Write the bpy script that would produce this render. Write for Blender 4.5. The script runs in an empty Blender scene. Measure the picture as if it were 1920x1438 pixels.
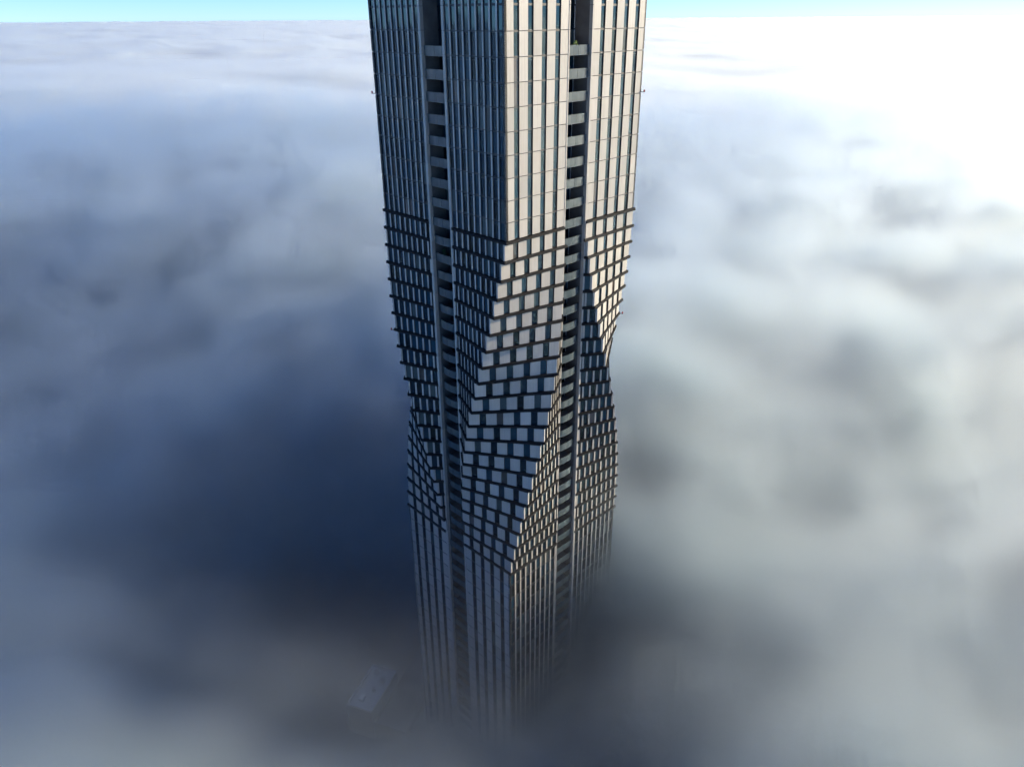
import bpy, math, random
from mathutils import Vector, Matrix
random.seed(7)
R = math.radians
scene = bpy.context.scene
COL = scene.collection

# ------------------------------------------------------------------ materials
def new_mat(name):
    m = bpy.data.materials.new(name)
    m.use_nodes = True
    nt = m.node_tree
    return m, nt, nt.nodes["Principled BSDF"]

def N(nt, t, **kw):
    n = nt.nodes.new(t)
    for k, v in kw.items():
        setattr(n, k, v)
    return n

def island_random(nt):
    g = N(nt, 'ShaderNodeNewGeometry')
    o = N(nt, 'ShaderNodeObjectInfo')
    a = N(nt, 'ShaderNodeMath', operation='ADD')
    f = N(nt, 'ShaderNodeMath', operation='FRACT')
    nt.links.new(g.outputs['Random Per Island'], a.inputs[0])
    nt.links.new(o.outputs['Random'], a.inputs[1])
    nt.links.new(a.outputs[0], f.inputs[0])
    return f.outputs[0]

def ramp(nt, src, stops, constant=False):
    r = N(nt, 'ShaderNodeValToRGB')
    if constant:
        r.color_ramp.interpolation = 'CONSTANT'
    els = r.color_ramp.elements
    while len(els) > 1:
        els.remove(els[0])
    els[0].position = stops[0][0]; els[0].color = (*stops[0][1], 1)
    for p, c in stops[1:]:
        e = els.new(p); e.color = (*c, 1)
    nt.links.new(src, r.inputs[0])
    return r.outputs[0]

def mat_panel():
    m, nt, b = new_mat("pale_panel")
    rnd = island_random(nt)
    base = ramp(nt, rnd, [(0, (.36, .342, .315)), (.4, (.415, .395, .36)), (.7, (.43, .402, .362)), (1, (.47, .447, .41))])
    tc = N(nt, 'ShaderNodeTexCoord')
    mp = N(nt, 'ShaderNodeMapping'); mp.inputs['Scale'].default_value = (4, 4, .12)
    ns = N(nt, 'ShaderNodeTexNoise'); ns.inputs['Scale'].default_value = 1.3; ns.inputs['Detail'].default_value = 5
    nt.links.new(tc.outputs['Object'], mp.inputs[0]); nt.links.new(mp.outputs[0], ns.inputs[0])
    st = ramp(nt, ns.outputs[0], [(.25, (.72, .71, .70)), (.7, (1, 1, 1))])
    mx = N(nt, 'ShaderNodeMix', data_type='RGBA', blend_type='MULTIPLY'); mx.inputs[0].default_value = .6
    nt.links.new(base, mx.inputs[6]); nt.links.new(st, mx.inputs[7])
    nt.links.new(mx.outputs[2], b.inputs['Base Color'])
    b.inputs['Roughness'].default_value = .42
    return m

def mat_plain(name, col, rough=.6, metal=0., noise=.25, scale=.7):
    m, nt, b = new_mat(name)
    tc = N(nt, 'ShaderNodeTexCoord')
    ns = N(nt, 'ShaderNodeTexNoise'); ns.inputs['Scale'].default_value = scale; ns.inputs['Detail'].default_value = 6
    nt.links.new(tc.outputs['Object'], ns.inputs[0])
    lo = tuple(c * (1 - noise) for c in col); hi = tuple(min(1, c * (1 + noise)) for c in col)
    nt.links.new(ramp(nt, ns.outputs[0], [(.3, lo), (.7, hi)]), b.inputs['Base Color'])
    b.inputs['Roughness'].default_value = rough
    b.inputs['Metallic'].default_value = metal
    return m

def mat_glass():
    m, nt, b = new_mat("window_glass")
    rnd = island_random(nt)
    col = ramp(nt, rnd, [(0, (.004, .013, .022)), (.35, (.007, .024, .042)), (.55, (.010, .036, .058)), (.72, (.050, .068, .072)),
                         (.84, (.005, .008, .010)), (.955, (.13, .105, .095)), (.972, (.06, .05, .045)), (.984, (.010, .024, .036))], True)
    nt.links.new(col, b.inputs['Base Color'])
    b.inputs['IOR'].default_value = 1.6
    b.inputs['Specular Tint'].default_value = (.50, .84, 1, 1)
    # every pane sits a hair differently in its frame
    wn = N(nt, 'ShaderNodeTexWhiteNoise', noise_dimensions='1D')
    nt.links.new(rnd, wn.inputs['W'])
    sub = N(nt, 'ShaderNodeVectorMath', operation='SUBTRACT'); sub.inputs[1].default_value = (.5, .5, .5)
    scl = N(nt, 'ShaderNodeVectorMath', operation='SCALE'); scl.inputs['Scale'].default_value = .022
    g = N(nt, 'ShaderNodeNewGeometry')
    add = N(nt, 'ShaderNodeVectorMath', operation='ADD')
    nrm = N(nt, 'ShaderNodeVectorMath', operation='NORMALIZE')
    nt.links.new(wn.outputs['Color'], sub.inputs[0]); nt.links.new(sub.outputs[0], scl.inputs[0])
    nt.links.new(g.outputs['Normal'], add.inputs[0]); nt.links.new(scl.outputs[0], add.inputs[1])
    nt.links.new(add.outputs[0], nrm.inputs[0]); nt.links.new(nrm.outputs[0], b.inputs['Normal'])
    b.inputs['Roughness'].default_value = .05
    return m

def mat_railing():
    m, nt, b = new_mat("frosted_railing_glass")
    rnd = island_random(nt)
    nt.links.new(ramp(nt, rnd, [(0, (.040, .062, .072)), (1, (.075, .095, .10))]), b.inputs['Base Color'])
    b.inputs['Roughness'].default_value = .18
    b.inputs['IOR'].default_value = 1.6
    return m

M_panel = mat_panel()
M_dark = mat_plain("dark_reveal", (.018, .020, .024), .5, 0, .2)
M_band = mat_plain("dark_band_metal", (.009, .009, .011), .7, .0, .2)
M_band.node_tree.nodes["Principled BSDF"].inputs["Specular IOR Level"].default_value = .2
M_glass = mat_glass()
M_frame = mat_plain("window_frame_metal", (.03, .032, .036), .45)
M_conc = mat_plain("pale_concrete", (.13, .125, .12), .8, 0, .25, .5)
M_rail = mat_railing()
M_slab = mat_plain("balcony_slab", (.17, .175, .18), .7)
M_roof = mat_plain("roof_felt", (.16, .16, .16), .9)
M_leaf = mat_plain("leaf_green", (.11, .22, .02), .6, 0, .5, 9)
M_leafd = mat_plain("leaf_dark", (.03, .10, .03), .6, 0, .5, 9)
M_pot = mat_plain("grey_pot", (.2, .2, .2), .6)
M_red = mat_plain("red_lamp_glass", (.35, .02, .015), .3, 0, .1)
M_white = mat_plain("white_frame", (.65, .66, .66), .5, 0, .05)
M_asph = mat_plain("asphalt", (.055, .055, .058), .9, 0, .3, .15)
M_paint = mat_plain("road_paint", (.7, .7, .68), .8, 0, .1)
M_membr = mat_plain("pale_roof_membrane", (.42, .42, .42), .85, 0, .12, .1)
M_brick = mat_plain("brown_brick", (.16, .10, .075), .9, 0, .3, 1.5)
M_steel = mat_plain("steel_rail", (.25, .23, .21), .5, .3)

def mat_ground():
    m, nt, b = new_mat("ground_soil")
    tc = N(nt, 'ShaderNodeTexCoord')
    ns = N(nt, 'ShaderNodeTexNoise'); ns.inputs['Scale'].default_value = .03; ns.inputs['Detail'].default_value = 9
    nt.links.new(tc.outputs['Object'], ns.inputs[0])
    nt.links.new(ramp(nt, ns.outputs[0], [(.35, (.045, .040, .036)), (.5, (.075, .066, .058)), (.65, (.10, .092, .085))]), b.inputs['Base Color'])
    b.inputs['Roughness'].default_value = .95
    return m
M_ground = mat_ground()

# ------------------------------------------------------------------ mesh helpers
class MB:
    def __init__(s):
        s.v, s.f, s.mi, s.mats = [], [], [], []
    def m(s, mat):
        if mat not in s.mats:
            s.mats.append(mat)
        return s.mats.index(mat)
    def poly(s, pts, mat):
        b = len(s.v); s.v += [tuple(p) for p in pts]
        s.f.append(tuple(range(b, b + len(pts)))); s.mi.append(s.m(mat))
    def hexa(s, q0, q1, mat, side=None):
        """q0: four back corners, q1: four front corners (same order); front gets mat, the rest side"""
        side = side or mat
        b = len(s.v); s.v += [tuple(p) for p in q0] + [tuple(p) for p in q1]
        a, c = s.m(side), s.m(mat)
        s.f += [(b+3, b+2, b+1, b), (b+4, b+5, b+6, b+7)]; s.mi += [a, c]
        for i in range(4):
            j = (i + 1) % 4
            s.f.append((b+i, b+j, b+4+j, b+4+i)); s.mi.append(a)
    def box(s, x0, x1, y0, y1, z0, z1, mat, F=None):
        pts = [(x0,y0,z0),(x1,y0,z0),(x1,y1,z0),(x0,y1,z0),(x0,y0,z1),(x1,y0,z1),(x1,y1,z1),(x0,y1,z1)]
        if F: pts = [F(p) for p in pts]
        s.hexa(pts[:4], pts[4:], mat)
    def prism(s, poly, z0, z1, mat, cap=None):
        cap = cap or mat
        n = len(poly)
        b = len(s.v)
        s.v += [(p[0], p[1], z0) for p in poly] + [(p[0], p[1], z1) for p in poly]
        a, c = s.m(mat), s.m(cap)
        s.f += [tuple(b+i for i in reversed(range(n))), tuple(b+n+i for i in range(n))]; s.mi += [c, c]
        for i in range(n):
            j = (i+1) % n
            s.f.append((b+i, b+j, b+n+j, b+n+i)); s.mi.append(a)
    def cyl(s, c, r, z0, z1, mat, n=12):
        s.prism([(c[0]+r*math.cos(2*math.pi*i/n), c[1]+r*math.sin(2*math.pi*i/n)) for i in range(n)], z0, z1, mat)
    def build(s, name, parent=None):
        me = bpy.data.meshes.new(name)
        me.from_pydata(s.v, [], s.f)
        for m in s.mats: me.materials.append(m)
        me.polygons.foreach_set('material_index', s.mi)
        me.update()
        o = bpy.data.objects.new(name, me); COL.objects.link(o)
        if parent is not None: o.parent = parent
        return o

def thing(name, loc, label, cat, group=None):
    o = bpy.data.objects.new(name, None); COL.objects.link(o)
    o.location = loc; o.empty_display_size = 2
    tag(o, label, cat, group)
    return o

def tag(o, label=None, cat=None, group=None, kind=None):
    if label: o['label'] = label
    if cat: o['category'] = cat
    if group: o['group'] = group
    if kind: o['kind'] = kind
    return o

# ------------------------------------------------------------------ camera
CAM = Vector((2.378, -112.003, 171.38))
FPX, pitch, roll, yaw = 1394.486, R(26.2717), R(-.3974), R(-.8582)
fw = Vector((math.sin(yaw)*math.cos(pitch), math.cos(yaw)*math.cos(pitch), -math.sin(pitch)))
rt = Vector((math.cos(yaw), -math.sin(yaw), 0)); up = rt.cross(fw)
rt2 = rt*math.cos(roll) + up*math.sin(roll); up2 = -rt*math.sin(roll) + up*math.cos(roll)
cd = bpy.data.cameras.new("camera"); cam = bpy.data.objects.new("camera", cd); COL.objects.link(cam)
mw = Matrix((rt2, up2, -fw)).transposed().to_4x4(); mw.translation = CAM
cam.matrix_world = mw
cd.sensor_width = 36; cd.lens = FPX/1920*36; cd.clip_start = .5; cd.clip_end = 120000
scene.camera = cam

def px(P):
    q = Vector(P) - CAM; d = q.dot(fw)
    return 960 + FPX*q.dot(rt2)/d, 719 - FPX*q.dot(up2)/d

# ------------------------------------------------------------------ tower
S = math.sqrt(.5)
uL = Vector((-S, S, 0)); uR = Vector((S, S, 0))
HU = 3.3; HD = 3.0855
W = 13.38; SL = 5.03; F = 2*W + SL
ZB = 140 - .183                      # first dark band
CEN = (uL + uR) * (F/2)
LV_TOP = 15
def zl(l):
    return ZB + l*HU if l >= 0 else ZB + l*HD
LV_BOT = -45

tower = thing("skyscraper", (CEN.x, CEN.y, 0), "tall pale panelled skyscraper with a twisting middle section rising out of the fog", "skyscraper")
OFF = Vector((CEN.x, CEN.y, 0))
def loc(p): return Vector(p) - OFF

quads = [("front", Vector((0,0,0)), uL, uR), ("left", uL*F, -uL, uR), ("right", uR*F, uL, -uR), ("back", (uL+uR)*F, -uL, -uR)]
GL_IN = .19
wins = []      # (quad in view, corners, transom)
up3 = Vector((0,0,1))

def rot2(v, a):
    c, s = math.cos(a), math.sin(a)
    return Vector((v.x*c - v.y*s, v.x*s + v.y*c, 0))

def theta(i):
    t = (i + .5)/21
    return 90*t - 4.0*math.sin(2*math.pi*t)

COL_A, COL_B = .55, .25
def floor_poly(C, a, b, lev):
    """corner points start, P, Q, end of the facade of one quadrant on the storey above level lev"""
    M = (a + b)*(W/2)
    Lp, Rp = a*(W - COL_A), b*(W - COL_B)
    i = -lev - 1
    if lev >= 0: return [C + Lp, C, C, C + Rp], 'up'
    if i > 20: return [C + Lp, C + Lp, C, C + Rp], 'low'
    th = R(theta(i)); ex = R(2.5)*math.sin(math.pi*(i+.5)/21)
    sg = 1 if (a.x*b.y - a.y*b.x) < 0 else -1      # turning from b's end towards a
    # corner C seen from M rotates towards a
    P = M + rot2(-M, -sg*(th + ex)); Q = M + rot2(b*W - M, -sg*(th - ex))
    return [C + Lp, C + P, C + Q, C + Rp], 'twist'

def out_n(A, B, inside):
    d = (B - A).normalized(); n = Vector((d.y, -d.x, 0))
    if n.dot((A + B)*.5 - inside) < 0: n = -n
    return d, n

def quad_pts(A, d, s0, s1, n, depth, z0, z1):
    p0 = A + d*s0 + n*depth; p1 = A + d*s1 + n*depth
    return [p0 + up3*z0, p1 + up3*z0, p1 + up3*z1, p0 + up3*z1]

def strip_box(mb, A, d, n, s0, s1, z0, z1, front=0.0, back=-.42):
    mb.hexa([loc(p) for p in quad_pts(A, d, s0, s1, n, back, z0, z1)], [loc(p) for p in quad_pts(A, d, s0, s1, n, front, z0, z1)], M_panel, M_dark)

BAY = (W - COL_A)/9
def face(mb, qn, A, B, inside, z0, z1, kind, fromB=False, zone='up'):
    if (B - A).length < .25: return
    d, n = out_n(A, B, inside); Ln = (B - A).length
    gaps = []
    if kind == 'wide':
        bay = Ln/(5*.61 + 4*.39); pw = .61*bay*(5*.61+4*.39)/ (5*.61+4*.39)
        bay = Ln/(4 + .61); pw = .61*bay
        for k in range(5):
            strip_box(mb, A, d, n, k*bay, k*bay + pw, z0, z1)
            if k < 4: gaps.append((k*bay + pw, (k+1)*bay))
    else:
        sw = .35
        nb = max(1, round(Ln/BAY)); 
        # strips counted from the moving corner (B side unless fromB)
        pos = []
        s = 0.0
        while s < Ln - sw*.6:
            pos.append(s); s += BAY
        edges = [(Ln - p - sw, Ln - p) for p in pos] if not fromB else [(p, p + sw) for p in pos]
        edges = sorted((max(0, x0), x1) for x0, x1 in edges)
        for x0, x1 in edges:
            strip_box(mb, A, d, n, x0, x1, z0, z1)
        prev = 0.0
        for x0, x1 in edges + [(Ln, Ln)]:
            if x0 - prev > .12: gaps.append((prev, x0))
            prev = x1
    for s0, s1 in gaps:
        wins.append((qn, A, d, n, s0, s1, z0, z1, zone))

clad_up, bands = {}, {}
for qn, C, a, b in quads:
    K = C + (a + b)*W
    mb = MB()
    for lev in range(LV_BOT, LV_TOP):
        if lev == LV_TOP - 1: pass
        z0, z1 = zl(lev), zl(lev + 1)
        (L0, P, Q, R0), zone = floor_poly(C, a, b, lev)
        inside = C + (a + b)*(W*.62)
        if zone == 'twist':
            top = z1 - .02 if lev == -1 else z1 - .02
            zb = z0 + .48
            face(mb, qn, L0, P, inside, zb, top, 'narrow', False, zone)
            face(mb, qn, P, Q, inside, zb, top, 'wide', False, zone)
            face(mb, qn, Q, R0, inside, zb, top, 'narrow', True, zone)
        elif zone == 'up':
            if lev == 0: z0 += .48
            e = .06
            if lev >= 9:
                if lev == 9: z1 = zl(11) 
                elif lev % 2 == 0: continue
                else: z1 = zl(min(lev + 2, LV_TOP))
            face(mb, qn, L0, C, inside, z0 + e, z1 - e, 'narrow', False, zone)
            face(mb, qn, C, R0, inside, z0 + e, z1 - e, 'wide', False, zone)
        else:
            e = .06
            face(mb, qn, L0, C, inside, z0 + e, z1 - e, 'wide', False, zone)
            face(mb, qn, C, R0, inside, z0 + e, z1 - e, 'narrow', False, zone)
        # dark band / ledge under the storey
        if -22 <= lev <= 0:
            def ring(poly, o):
                return [C + a*(W - .05), *poly, C + b*(W - .05)]
            pts = [L0, P, Q, R0]
            if lev == -22: pts = [C + a*(W-COL_A), C, C + b*(W-COL_B)]
            if lev == 0: pts = [L0, C, R0]
            # offset outward
            ded = [pts[0]]
            for p in pts[1:]:
                if (p - ded[-1]).length > .05: ded.append(p)
            offp = []
            po = .28
            for j, p in enumerate(ded):
                ns = []
                if j > 0: ns.append(out_n(ded[j-1], p, inside)[1])
                if j < len(ded) - 1: ns.append(out_n(p, ded[j+1], inside)[1])
                if len(ns) == 1: offp.append(p + ns[0]*po)
                else:
                    h = (ns[0] + ns[1]); h = h/h.length_squared*2
                    offp.append(p + h*po)
            poly = offp + [C + b*(W - COL_B) + a*1.2, K - a*1.0 - b*.0 - b*1.0, C + a*(W - COL_A) + b*1.2]
            poly = [loc(p) for p in poly]
            zz0 = zl(lev); zz1 = zz0 + .46
            if lev == -22: zz0, zz1 = z1 - .03, z1 + .0
            if lev != -22:
                bands.setdefault(lev, MB()).prism(poly, zz0, zz1, M_band)
    # roof deck closes the quadrant, inner core closes the storeys behind the panes
    clad = mb.build("cladding", tower)
for lev in sorted(bands):
    bands[lev].build("floor_band", tower)

# ---- core and roof
mbc = MB()
core_w = F/2 - 2.9
for qn, C, a, b in quads:
    pass
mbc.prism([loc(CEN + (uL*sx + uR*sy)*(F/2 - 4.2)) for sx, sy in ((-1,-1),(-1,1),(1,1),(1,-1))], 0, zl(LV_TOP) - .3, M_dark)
for lev in range(LV_BOT + 1, LV_TOP):
    if -21 <= lev <= -1: continue
    for qn, C, a, b in quads:
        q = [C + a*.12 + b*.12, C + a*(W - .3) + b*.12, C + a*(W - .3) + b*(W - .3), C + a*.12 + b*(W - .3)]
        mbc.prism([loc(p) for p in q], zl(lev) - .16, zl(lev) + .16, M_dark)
mbc.build("core", tower)
mbr = MB()
mbr.prism([loc(CEN + (uL*sx + uR*sy)*(F/2 - .5)) for sx, sy in ((-1,-1),(-1,1),(1,1),(1,-1))], zl(LV_TOP) - .5, zl(LV_TOP) - .1, M_roof)
mbr.build("roof", tower)

# ---- windows: glass pane with frame; the 100 largest in the picture each on its own
def pane_quad(w, inset=0.0, dep=-GL_IN):
    qn, A, d, n, s0, s1, z0, z1, zone = w
    return quad_pts(A, d, s0 + inset, s1 - inset, n, dep, z0, z1)

def shown(w):
    qn, A, d, n, s0, s1, z0, z1, zone = w
    c = A + d*((s0+s1)/2) + up3*((z0+z1)/2)
    if n.dot(CAM - c) <= 8: return 0
    if qn == 'back': return 0
    q = [px(p) for p in pane_quad(w)]
    if any(x < 0 or x > 1920 or y < 0 or y > 1100 for x, y in q): return 0
    ar = 0
    for i in range(4):
        x0, y0 = q[i]; x1, y1 = q[(i+1) % 4]; ar += x0*y1 - x1*y0
    return abs(ar)/2

def add_pane(mb, w):
    q = [loc(p) for p in pane_quad(w)]
    mb.poly(q if orient(q, w[3]) else q[::-1], M_glass)
def orient(q, n):
    return (q[1]-q[0]).cross(q[2]-q[1]).dot(n) > 0
def add_frame(mb, w, transom):
    qn, A, d, n, s0, s1, z0, z1, zone = w
    fd = -GL_IN + .05
    def bar(x0, x1, a0, a1):
        mb.hexa([loc(p) for p in quad_pts(A, d, x0, x1, n, -GL_IN - .03, a0, a1)], [loc(p) for p in quad_pts(A, d, x0, x1, n, fd, a0, a1)], M_frame)
    t = .055
    bar(s0, s0 + t, z0, z1); bar(s1 - t, s1, z0, z1)
    bar(s0 + t, s1 - t, z0, z0 + t); bar(s0 + t, s1 - t, z1 - t, z1)
    if transom: bar(s0 + t, s1 - t, z1 - .46, z1 - .40)

rng = random.Random(3)
trans = {id(w): (w[8] != 'twist' and rng.random() < .72 and w[7] < zl(8) + .1) for w in wins}
order = sorted(wins, key=shown, reverse=True)
for w in order[:100]:
    mb = MB(); add_pane(mb, w); o = mb.build("window", tower)
    fb = MB(); add_frame(fb, w, trans[id(w)]); fb.build("frame", o)
mb = MB()
for w in order[100:]:
    add_pane(mb, w)
fb = MB()
for w in order[100:]:
    add_frame(fb, w, trans[id(w)])
wo = mb.build("windows", tower); wo['kind'] = 'stuff'
fo = fb.build("frame", wo); fo['kind'] = 'stuff'

# ---- balcony slots
ZT = zl(LV_TOP)
def slot(C, d, n, dep_wall, visible, la, lb):
    """C + d*s0 .. s1 : the open slot in a face with outward normal n; la, lb column widths"""
    s0, s1 = W, W + SL
    A = C
    DEP = 3.4
    def rec(lev, t):
        k = 0 if lev >= 0 or lev <= -22 else math.sin(math.pi*(-lev)/22)**.6
        return .42 + k*(-.1 + .62*(abs(2*t - 1)**3))
    def bx(mb, x0, x1, dd0, dd1, z0, z1, mat, front=None):
        mb.hexa([loc(p) for p in quad_pts(A, d, x0, x1, n, dd0, z0, z1)], [loc(p) for p in quad_pts(A, d, x0, x1, n, dd1, z0, z1)], front or mat, mat)
    # columns at both sides, jointed at every storey
    for x0, x1 in ((s0 - la, s0), (s1, s1 + lb)):
        mb = MB()
        for lev in range(LV_BOT, LV_TOP):
            bx(mb, x0 + .01, x1 - .01, -.6, .06, zl(lev) + .025, zl(lev+1) - .025, M_panel)
        mb.build("column", tower)
    # side walls and back wall of the recess
    for x0, x1 in ((s0 - .26, s0 - .02), (s1 + .02, s1 + .26)):
        mb = MB()
        bx(mb, x0, x1, -DEP - .4, -.61, 0, ZT - .6, M_conc)
        mb.build("recess_wall", tower)
    mb = MB(); fr = MB()
    for lev in range(LV_BOT, LV_TOP):
        z0, z1 = zl(lev), zl(lev+1)
        q = quad_pts(A, d, s0, s1, n, -DEP, z0, z1)
        mb.poly([loc(p) for p in q], M_glass)
        if lev < 8 or True:
            for x in (s0 + .15, s0 + 1.7, s0 + 3.3, s1 - .2):
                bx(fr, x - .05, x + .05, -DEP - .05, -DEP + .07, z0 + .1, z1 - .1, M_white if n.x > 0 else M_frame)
    g = mb.build("recess_glazing", tower); fr.build("frame", g)
    for lev in range(8, LV_BOT, -1):
        z0 = zl(lev)
        sb, rb = MB(), MB()
        K8 = 8
        xs = [s0 + (s1 - s0)*k/K8 for k in range(K8 + 1)]
        pr = [A + d*x - n*(rec(lev, k/K8) + .1) for k, x in enumerate(xs)]
        back = [A + d*s1 - n*DEP, A + d*s0 - n*DEP]
        sb.prism([loc(p) for p in pr + back], z0 - .28, z0, M_slab)
        for k in range(K8):
            g0 = .02 if k in (0, 4) else 0; g1 = .02 if k in (3, 7) else 0
            p0 = A + d*(xs[k] + g0) - n*rec(lev, k/K8); p1 = A + d*(xs[k+1] - g1) - n*rec(lev, (k+1)/K8)
            rb.hexa([loc(p) for p in (p0 - n*.06 + up3*(z0 - .22), p1 - n*.06 + up3*(z0 - .22), p1 - n*.06 + up3*(z0 + 1.2), p0 - n*.06 + up3*(z0 + 1.2))],
                    [loc(p) for p in (p0 + up3*(z0 - .22), p1 + up3*(z0 - .22), p1 + up3*(z0 + 1.2), p0 + up3*(z0 + 1.2))], M_rail)
        if visible:
            o = sb.build("balcony", tower); rb.build("railing", o)
        else:
            yield sb, rb
rest_s, rest_r = [], []
def run(*a):
    for s, r in slot(*a): rest_s.append(s); rest_r.append(r)
nL = Vector((-S, -S, 0)); nR = Vector((S, -S, 0))
run(Vector((0,0,0)), uL, nL, 0, True, COL_A, COL_A)
run(Vector((0,0,0)), uR, nR, 0, True, COL_B, COL_B + .2)
run(uL*F, uR, -nR, 0, False, COL_B, COL_B)
run(uR*F, uL, -nL, 0, False, COL_A, COL_A)
def merge(lst):
    m = MB()
    for x in lst:
        b = len(m.v); m.v += x.v
        m.f += [tuple(i + b for i in f) for f in x.f]
        m.mi += [m.m(x.mats[i]) for i in x.mi]
    return m
bo = merge(rest_s).build("balconies", tower); bo['kind'] = 'stuff'
ro = merge(rest_r).build("railing", bo); ro['kind'] = 'stuff'

# ---- obstruction lights on short arms at the left and right corners
def obstruction(P, d, lev, arm=.65):
    z = zl(lev) + .1
    mb = MB()
    n = Vector((-d.y, d.x, 0))
    def bx(m, s0, s1, w, z0, z1, mat):
        m.hexa([loc(P + d*s0 + n*k*w + up3*z0) for k in (-1, 1)] + [loc(P + d*s0 + n*k*w + up3*z1) for k in (1, -1)],
               [loc(P + d*s1 + n*k*w + up3*z0) for k in (-1, 1)] + [loc(P + d*s1 + n*k*w + up3*z1) for k in (1, -1)], mat)
    bx(mb, -.3, arm, .05, z, z + .1, M_frame)
    o = mb.build("obstruction_light", tower)
    lb = MB(); c = loc(P + d*(arm - .12))
    lb.cyl((c.x, c.y), .13, z + .1, z + .42, M_red, 10)
    lb.build("lamp", o)
obstruction(uL*F, Vector((-1, 0, 0)), 6)
obstruction(uR*F, Vector((1, 0, 0)), 6)
# lower pair, at the moving corners
for C, a, b, dx in ((uL*F, -uL, uR, -1), (uR*F, uL, -uR, 1)):
    (L0, P, Q, R0), zn = floor_poly(C, a, b, -7)
    e = min((P, Q), key=lambda p: p.x*-dx)
    obstruction(e, Vector((dx, 0, 0)), -7, .9)

# ------------------------------------------------------------------ balcony plants
def plant(p, label, leaf, h, seed):
    rg = random.Random(seed)
    t = thing("potted_plant", p, label, "potted plant", "plants on the balconies")
    mb = MB(); n = 10
    for (r0, z0, r1, z1) in ((.13, 0, .18, .34), (.18, .34, .2, .38)):
        ring0 = [(r0*math.cos(2*math.pi*i/n), r0*math.sin(2*math.pi*i/n), z0) for i in range(n)]
        ring1 = [(r1*math.cos(2*math.pi*i/n), r1*math.sin(2*math.pi*i/n), z1) for i in range(n)]
        for i in range(n):
            j = (i+1) % n
            mb.poly([ring0[i], ring0[j], ring1[j], ring1[i]], M_pot)
        mb.poly(ring1, M_pot)
    mb.build("pot", t)
    lb = MB()
    for k in range(130):
        a = rg.uniform(0, 2*math.pi); z = .38 + rg.random()*h
        r = rg.random()**.6*.42*(1 - .5*abs((z-.38)/h - .5))
        c = Vector((r*math.cos(a), r*math.sin(a), z))
        d = Vector((rg.gauss(0,1), rg.gauss(0,1), rg.gauss(.5,1))).normalized()
        e = d.orthogonal().normalized(); L = rg.uniform(.14, .24)
        lb.poly([c, c + d*L*.5 + e*L*.3, c + d*L, c + d*L*.5 - e*L*.3], leaf)
    lb.build("foliage", t)
plant(uL*(W + 3.9) - nL*1.6 + up3*zl(-2), "dark green leafy plant on a shaded left balcony, farther from the bright corner", M_leafd, 1.3, 1)
plant(uL*(W + .75) - nL*1.6 + up3*zl(-2), "yellow green slim plant on a shaded left balcony beside the pale column", M_leaf, 1.4, 2)
plant(uR*(W + 2.6) - nR*1.2 + up3*zl(8), "yellow green plant on the topmost sunlit balcony of the right face", M_leaf, 1.35, 3)

# ------------------------------------------------------------------ ground and low buildings in the fog
mb = MB(); G = 60000
mb.poly([(-15500, -3000, 0), (19500, -3000, 0), (19500, 23000, 0), (-15500, 23000, 0)], M_ground)
tag(mb.build("ground"), kind='structure')
gu = Vector((.33, .944, 0)); gv = Vector((.944, -.33, 0))
def gp(o, s, t, z): return Vector((o[0], o[1], 0)) + gu*s + gv*t + up3*z
def gbox(m, o, s0, s1, t0, t1, z0, z1, mat, top=None):
    m.hexa([gp(o, s0, t0, z0), gp(o, s0, t1, z0), gp(o, s1, t1, z0), gp(o, s1, t0, z0)],
           [gp(o, s0, t0, z1), gp(o, s0, t1, z1), gp(o, s1, t1, z1), gp(o, s1, t0, z1)], top or mat, mat)
def strip(m, o, s0, s1, t0, t1, z, mat):
    m.poly([gp(o, s0, t0, z), gp(o, s0, t1, z), gp(o, s1, t1, z), gp(o, s1, t0, z)], mat)
ro_ = (-66, 45)
mb = MB(); strip(mb, ro_, -120, 220, -5, 5, .02, M_asph); tag(mb.build("road"), kind='structure')
mb = MB()
for s in range(-110, 215, 9): strip(mb, ro_, s, s + 3.5, -.1, .1, .03, M_paint)
for t in (-4.6, 4.4): strip(mb, ro_, -120, 220, t, t + .2, .03, M_paint)
tag(mb.build("road_markings"), kind='structure')
mb = MB()
for t in (9, 10.5, 14, 15.5):
    gbox(mb, ro_, -120, 220, t, t + .14, 0, .18, M_steel)
tag(mb.build("railway_track"), kind='structure')

def low_building(o, Ls, Lt, h, name, label, wall, roofm, units, wins_n):
    t = thing(name, (o[0], o[1], 0), label, "building")
    off = (0, 0)
    m = MB(); gbox(m, off, 0, Ls, 0, Lt, 0, h - .02, wall); m.build("wall", t)
    m = MB(); gbox(m, off, .4, Ls - .4, .4, Lt - .4, h - .6, h, roofm)
    for a in ((0, Ls, 0, .4), (0, Ls, Lt - .4, Lt), (0, .4, .4, Lt - .4), (Ls - .4, Ls, .4, Lt - .4)):
        gbox(m, off, *a, h - .01, h + .6, roofm)
    rf = m.build("roof", t)
    for (s, tt, r, hh, kind) in units:
        m = MB()
        if kind == 'v':
            c = gp(off, s, tt, 0); m.cyl((c.x, c.y), r, h + .01, h + hh, M_steel, 16); m.build("vent", rf)
        else:
            gbox(m, off, s - r, s + r, tt - r*.7, tt + r*.7, h + .01, h + hh, kind); m.build("roof_unit", rf)
    for k in range(wins_n):
        s = Ls*(k + .5)/wins_n
        for zc in range(1, int(h//3.4) + 1):
            m = MB(); gbox(m, off, s - .9, s + .9, -.05 , .1, zc*3.4 - 2.2, zc*3.4 - .6, M_glass); m.build("window", t)
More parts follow.
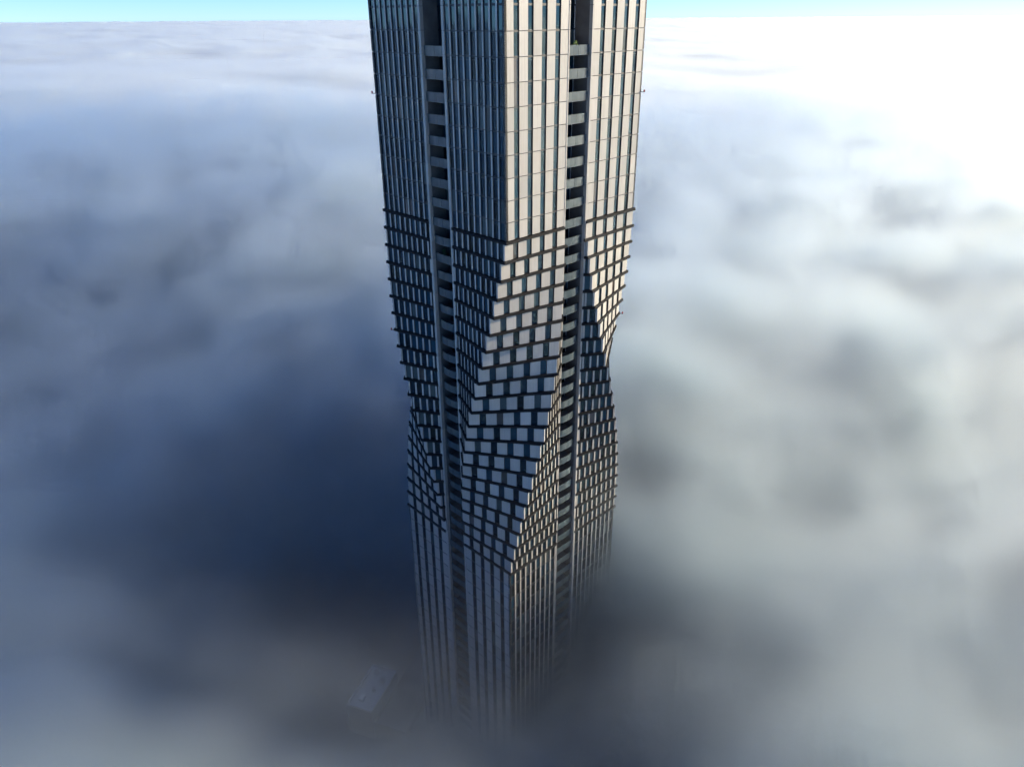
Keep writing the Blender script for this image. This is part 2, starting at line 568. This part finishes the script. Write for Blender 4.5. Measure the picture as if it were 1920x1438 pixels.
low_building((-92.5 - gv.x*34, 18.6 - gv.y*34), 42, 34, 14, "warehouse", "large flat pale roofed building half hidden by fog at lower left", M_conc, M_membr,
             [(10, 8, 1.6, 1.4, M_white), (26, 18, 1.2, 1.2, M_white), (34, 9, 1., 1., M_steel), (18, 26, .9, 1.2, 'v')], 8)
low_building((-43.6, 24.9), 14, 7.4, 10, "low_building", "small pale roofed building with round roof vents at the foot of the tower, left side", M_conc, M_membr,
             [(12, 2.2, .7, .9, 'v'), (10, 5.2, .7, .9, 'v'), (6.5, 4.5, .5, .8, 'v'), (3, 3, .9, 1., M_white)], 4)
low_building((-36.3, 22.5), 40, 9.5, 6, "podium_building", "long low grey roofed building between the vented building and the tower foot", M_conc, M_conc, [(30, 4, 1., 1., M_white)], 6)
low_building((31, 72), 22, 17, 20, "brick_building", "pale roofed brick building glimpsed through a gap in the fog right of the tower", M_brick, M_membr,
             [(8, 5, 1.5, 2, M_white), (15, 11, 1., 1.2, 'v')], 5)
# parked vans on the dark yard
def van(o, label, seed):
    t = thing("parked_van", (o[0], o[1], 0), label, "van", "vans parked on the yard")
    off = (0, 0)
    m = MB(); gbox(m, off, 0, 3.9, 0, 2., .45, 2.5, M_white); gbox(m, off, 3.9, 5.3, .06, 1.94, .45, 1.35, M_white); 
    m.hexa([gp(off, 3.9, .06, 1.35), gp(off, 3.9, 1.94, 1.35), gp(off, 5.2, 1.94, 1.35), gp(off, 5.2, .06, 1.35)],
           [gp(off, 3.9, .1, 2.3), gp(off, 3.9, 1.9, 2.3), gp(off, 4.2, 1.9, 2.3), gp(off, 4.2, .1, 2.3)], M_white)
    m.build("body", t)
    m = MB(); m.hexa([gp(off, 5.05, .2, 1.5), gp(off, 5.05, 1.8, 1.5), gp(off, 5.2, 1.8, 1.5), gp(off, 5.2, .2, 1.5)],
                     [gp(off, 4.3, .25, 2.25), gp(off, 4.3, 1.75, 2.25), gp(off, 4.36, 1.75, 2.25), gp(off, 4.36, .25, 2.25)], M_glass); m.build("windscreen", t)
    for s in (1., 4.3):
        for tt in (-.03, 1.83):
            m = MB(); ring = [(s + .36*math.cos(2*math.pi*i/14), .36 + .36*math.sin(2*math.pi*i/14)) for i in range(14)]
            a = [gp(off, p, tt, q) for p, q in ring]; b = [gp(off, p, tt + .2, q) for p, q in ring]
            m.poly(a[::-1], M_dark); m.poly(b, M_dark)
            for i in range(14):
                j = (i+1) % 14; m.poly([a[i], a[j], b[j], b[i]], M_dark)
            m.build("wheel", t)
van((-64.8, 66.0), "white van parked on the dark yard left of the tower, the farther one", 1)
van((-60.2, 62.6), "white van parked on the dark yard left of the tower, the nearer one", 2)

# ------------------------------------------------------------------ sky, sun
SUN_AZ, SUN_EL = R(17), R(16)     # azimuth from +X towards +Y
w = bpy.data.worlds.new("World"); scene.world = w; w.use_nodes = True
nt = w.node_tree; bg = nt.nodes["Background"]
sky = N(nt, 'ShaderNodeTexSky', sky_type='NISHITA'); sky.sun_disc = False
sky.sun_elevation = SUN_EL; sky.sun_rotation = math.pi/2 - SUN_AZ
sky.altitude = 200; sky.air_density = .6; sky.dust_density = 0; sky.ozone_density = 5.5
tn = N(nt, 'ShaderNodeMix', data_type='RGBA', blend_type='MULTIPLY'); tn.inputs[0].default_value = 1
tn.inputs[7].default_value = (.82, .88, .94, 1)
nt.links.new(sky.outputs[0], tn.inputs[6]); nt.links.new(tn.outputs[2], bg.inputs[0]); bg.inputs[1].default_value = .104
sd = bpy.data.lights.new("sun", 'SUN'); so = bpy.data.objects.new("sun", sd); COL.objects.link(so)
sdir = Vector((math.cos(SUN_EL)*math.cos(SUN_AZ), math.cos(SUN_EL)*math.sin(SUN_AZ), math.sin(SUN_EL)))
so.rotation_euler = sdir.to_track_quat('Z', 'Y').to_euler(); so.location = sdir*500
sd.energy = 3.8; sd.angle = R(.5); sd.color = (1, .845, .59)

# ------------------------------------------------------------------ fog: real volumes, density grids made by geometry nodes
def fog_mat(name, dens, aniso, step):
    m = bpy.data.materials.new(name); m.use_nodes = True
    nt = m.node_tree; nt.nodes.clear()
    out = N(nt, 'ShaderNodeOutputMaterial'); pv = N(nt, 'ShaderNodeVolumePrincipled')
    pv.inputs['Color'].default_value = (.912, .966, .997, 1)
    pv.inputs['Density'].default_value = dens
    pv.inputs['Density Attribute'].default_value = 'density'
    pv.inputs['Anisotropy'].default_value = aniso
    nt.links.new(pv.outputs[0], out.inputs['Volume'])
    m.cycles.volume_step_rate = step
    return m

NEAR = (-520, 520, -160, 720)
def fog_volume(name, mn, mx, res, mat, far):
    tree = bpy.data.node_groups.new(name + "_field", 'GeometryNodeTree')
    tree.interface.new_socket('Geometry', in_out='INPUT', socket_type='NodeSocketGeometry')
    tree.interface.new_socket('Geometry', in_out='OUTPUT', socket_type='NodeSocketGeometry')
    nd, lk = tree.nodes, tree.links
    out = nd.new('NodeGroupOutput')
    pos = nd.new('GeometryNodeInputPosition').outputs[0]
    sep = nd.new('ShaderNodeSeparateXYZ'); lk.new(pos, sep.inputs[0])
    X, Y, Z = sep.outputs
    def mth(op, a, b=None, c=None, clamp=False):
        n = nd.new('ShaderNodeMath'); n.operation = op; n.use_clamp = clamp
        for i, v in enumerate((a, b, c)):
            if v is None: continue
            if isinstance(v, (int, float)): n.inputs[i].default_value = v
            else: lk.new(v, n.inputs[i])
        return n.outputs[0]
    def noise(scale, detail, rough=.5, zs=1.0, vec=None, off=(0,0,0), col=False, dist=0):
        mp = nd.new('ShaderNodeVectorMath'); mp.operation = 'MULTIPLY_ADD'
        mp.inputs[1].default_value = (1/scale, 1/scale, zs/scale)
        mp.inputs[2].default_value = off
        lk.new(vec or pos, mp.inputs[0])
        n = nd.new('ShaderNodeTexNoise'); lk.new(mp.outputs[0], n.inputs['Vector'])
        n.inputs['Scale'].default_value = 1; n.inputs['Detail'].default_value = detail; n.inputs['Roughness'].default_value = rough
        n.inputs['Distortion'].default_value = dist
        return n.outputs['Color' if col else 'Fac']
    def sgn(v, amp): return mth('MULTIPLY', mth('SUBTRACT', v, .5), 2*amp)
    def hill(cx, cy, sx, sy, amp):
        a = mth('POWER', mth('DIVIDE', mth('SUBTRACT', X, cx), sx), 2); b = mth('POWER', mth('DIVIDE', mth('SUBTRACT', Y, cy), sy), 2)
        return mth('MULTIPLY', mth('EXPONENT', mth('MULTIPLY', mth('ADD', a, b), -1)), amp)
    # warped position for wispy edges
    wv = nd.new('ShaderNodeVectorMath'); wv.operation = 'SUBTRACT'; lk.new(noise(70, 3, .5, 1, None, (5, 1, 2), True), wv.inputs[0]); wv.inputs[1].default_value = (.5, .5, .5)
    ws = nd.new('ShaderNodeVectorMath'); ws.operation = 'SCALE'; lk.new(wv.outputs[0], ws.inputs[0]); ws.inputs['Scale'].default_value = 70
    wa = nd.new('ShaderNodeVectorMath'); wa.operation = 'ADD'; lk.new(pos, wa.inputs[0]); lk.new(ws.outputs[0], wa.inputs[1])
    wp = wa.outputs[0]
    H = mth('ADD', 84, sgn(noise(420, 2, .5, 0, None, (.3, .7, 0)), 14))
    H = mth('ADD', H, sgn(noise(1500, 3, .55, 0, None, (2.3, 4.7, 0)), 20))
    for h in HILLS: H = mth('ADD', H, hill(*h))
    if not far:
        H = mth('ADD', H, sgn(noise(120, 5, .58, .8, wp), 26))
        H = mth('ADD', H, sgn(noise(44, 6, .62, .7, wp, (7, 3, 1)), 27))
        soft = 24
    else:
        H = mth('ADD', H, sgn(noise(240, 4, .58, .8), 38))
        H = mth('ADD', H, sgn(noise(620, 3, .5, .5, None, (9.1, 2.2, .4)), 22))
        soft = 26
    d = mth('DIVIDE', mth('SUBTRACT', H, Z), soft, None, True)
    d = mth('MULTIPLY', d, d)
    if not far:
        d = mth('ADD', d, mth('MULTIPLY', mth('DIVIDE', mth('SUBTRACT', 110, Z), 110, None, True), .018))
        # thin torn veils drifting just above the denser fog
        zc = mth('ADD', H, 6)
        bnd = mth('SUBTRACT', 1, mth('DIVIDE', mth('ABSOLUTE', mth('SUBTRACT', Z, zc)), 30), None, True)
        vn = mth('MULTIPLY', mth('SUBTRACT', noise(26, 7, .66, 1.2, wp, (2, 9, 4)), .49), 4.5, None, True)
        d = mth('ADD', d, mth('MULTIPLY', mth('MULTIPLY', bnd, mth('MULTIPLY', vn, mth('SUBTRACT', 1, mth('ADD', hill(0, 0, 44, 44, .95), hill(-50, 24, 36, 28, .9)), None, True))), .17))
    # cross-fade between the near and the far grid
    mgn = 110
    e = None
    for v, s, lim in ((X, 1, NEAR[0]), (X, -1, NEAR[1]), (Y, 1, NEAR[2]), (Y, -1, NEAR[3])):
        t = mth('DIVIDE', mth('MULTIPLY', mth('SUBTRACT', v, lim), s), mgn, None, True)
        e = t if e is None else mth('MINIMUM', e, t)
    d = mth('MULTIPLY', d, mth('SUBTRACT', 1, e) if far else e)
    d = mth('MULTIPLY', d, mth('DIVIDE', mth('SUBTRACT', mx[2], Z), 20, None, True))
    vc = nd.new('GeometryNodeVolumeCube')
    lk.new(d, vc.inputs['Density'])
    vc.inputs['Min'].default_value = mn; vc.inputs['Max'].default_value = mx
    for k, r in zip('XYZ', res): vc.inputs['Resolution ' + k].default_value = r
    sm = nd.new('GeometryNodeSetMaterial'); sm.inputs['Material'].default_value = mat
    lk.new(vc.outputs[0], sm.inputs[0]); lk.new(sm.outputs[0], out.inputs[0])
    me = bpy.data.meshes.new(name); me.materials.append(mat)
    o = bpy.data.objects.new(name, me); COL.objects.link(o)
    md = o.modifiers.new("fog", 'NODES'); md.node_group = tree
    o['kind'] = 'stuff'
    return o

# hills and hollows of the fog: centre x, y, radii, height
HILLS = [(-65, 40, 75, 52, -29), (-2, -12, 42, 34, -31), (31, 42, 10, 12, -12), (-46, 20, 36, 28, -52), (38, 95, 40, 60, 12), (150, 45, 95, 140, -12), (-215, 110, 120, 110, -34), (-75, -48, 80, 30, 2), (70, -20, 80, 60, 4)]
m_near = fog_mat("fog_near", .36, .78, 1.6)
m_far = fog_mat("fog_far", .06, .5, 1.6)
fog_volume("fog", (NEAR[0], NEAR[2], 0), (NEAR[1], NEAR[3], 165), (231, 196, 40), m_near, False)
fog_volume("fog_bank", (-16000, -700, 0), (20000, 24000, 165), (900, 620, 14), m_far, True)

# ------------------------------------------------------------------ render settings
c = scene.cycles
c.volume_bounces = 7; c.max_bounces = 12; c.diffuse_bounces = 2; c.glossy_bounces = 3; c.transmission_bounces = 2
c.use_adaptive_sampling = True; c.adaptive_threshold = .06; c.time_limit = 1000
c.use_denoising = True
c.sample_clamp_indirect = 2
c.caustics_reflective = False; c.caustics_refractive = False
c.volume_max_steps = 256
scene.render.film_transparent = False
v = scene.view_settings
scene.display_settings.display_device = 'sRGB'
v.view_transform = 'Standard'; v.look = 'None'; v.gamma = 1; v.exposure = 1.2
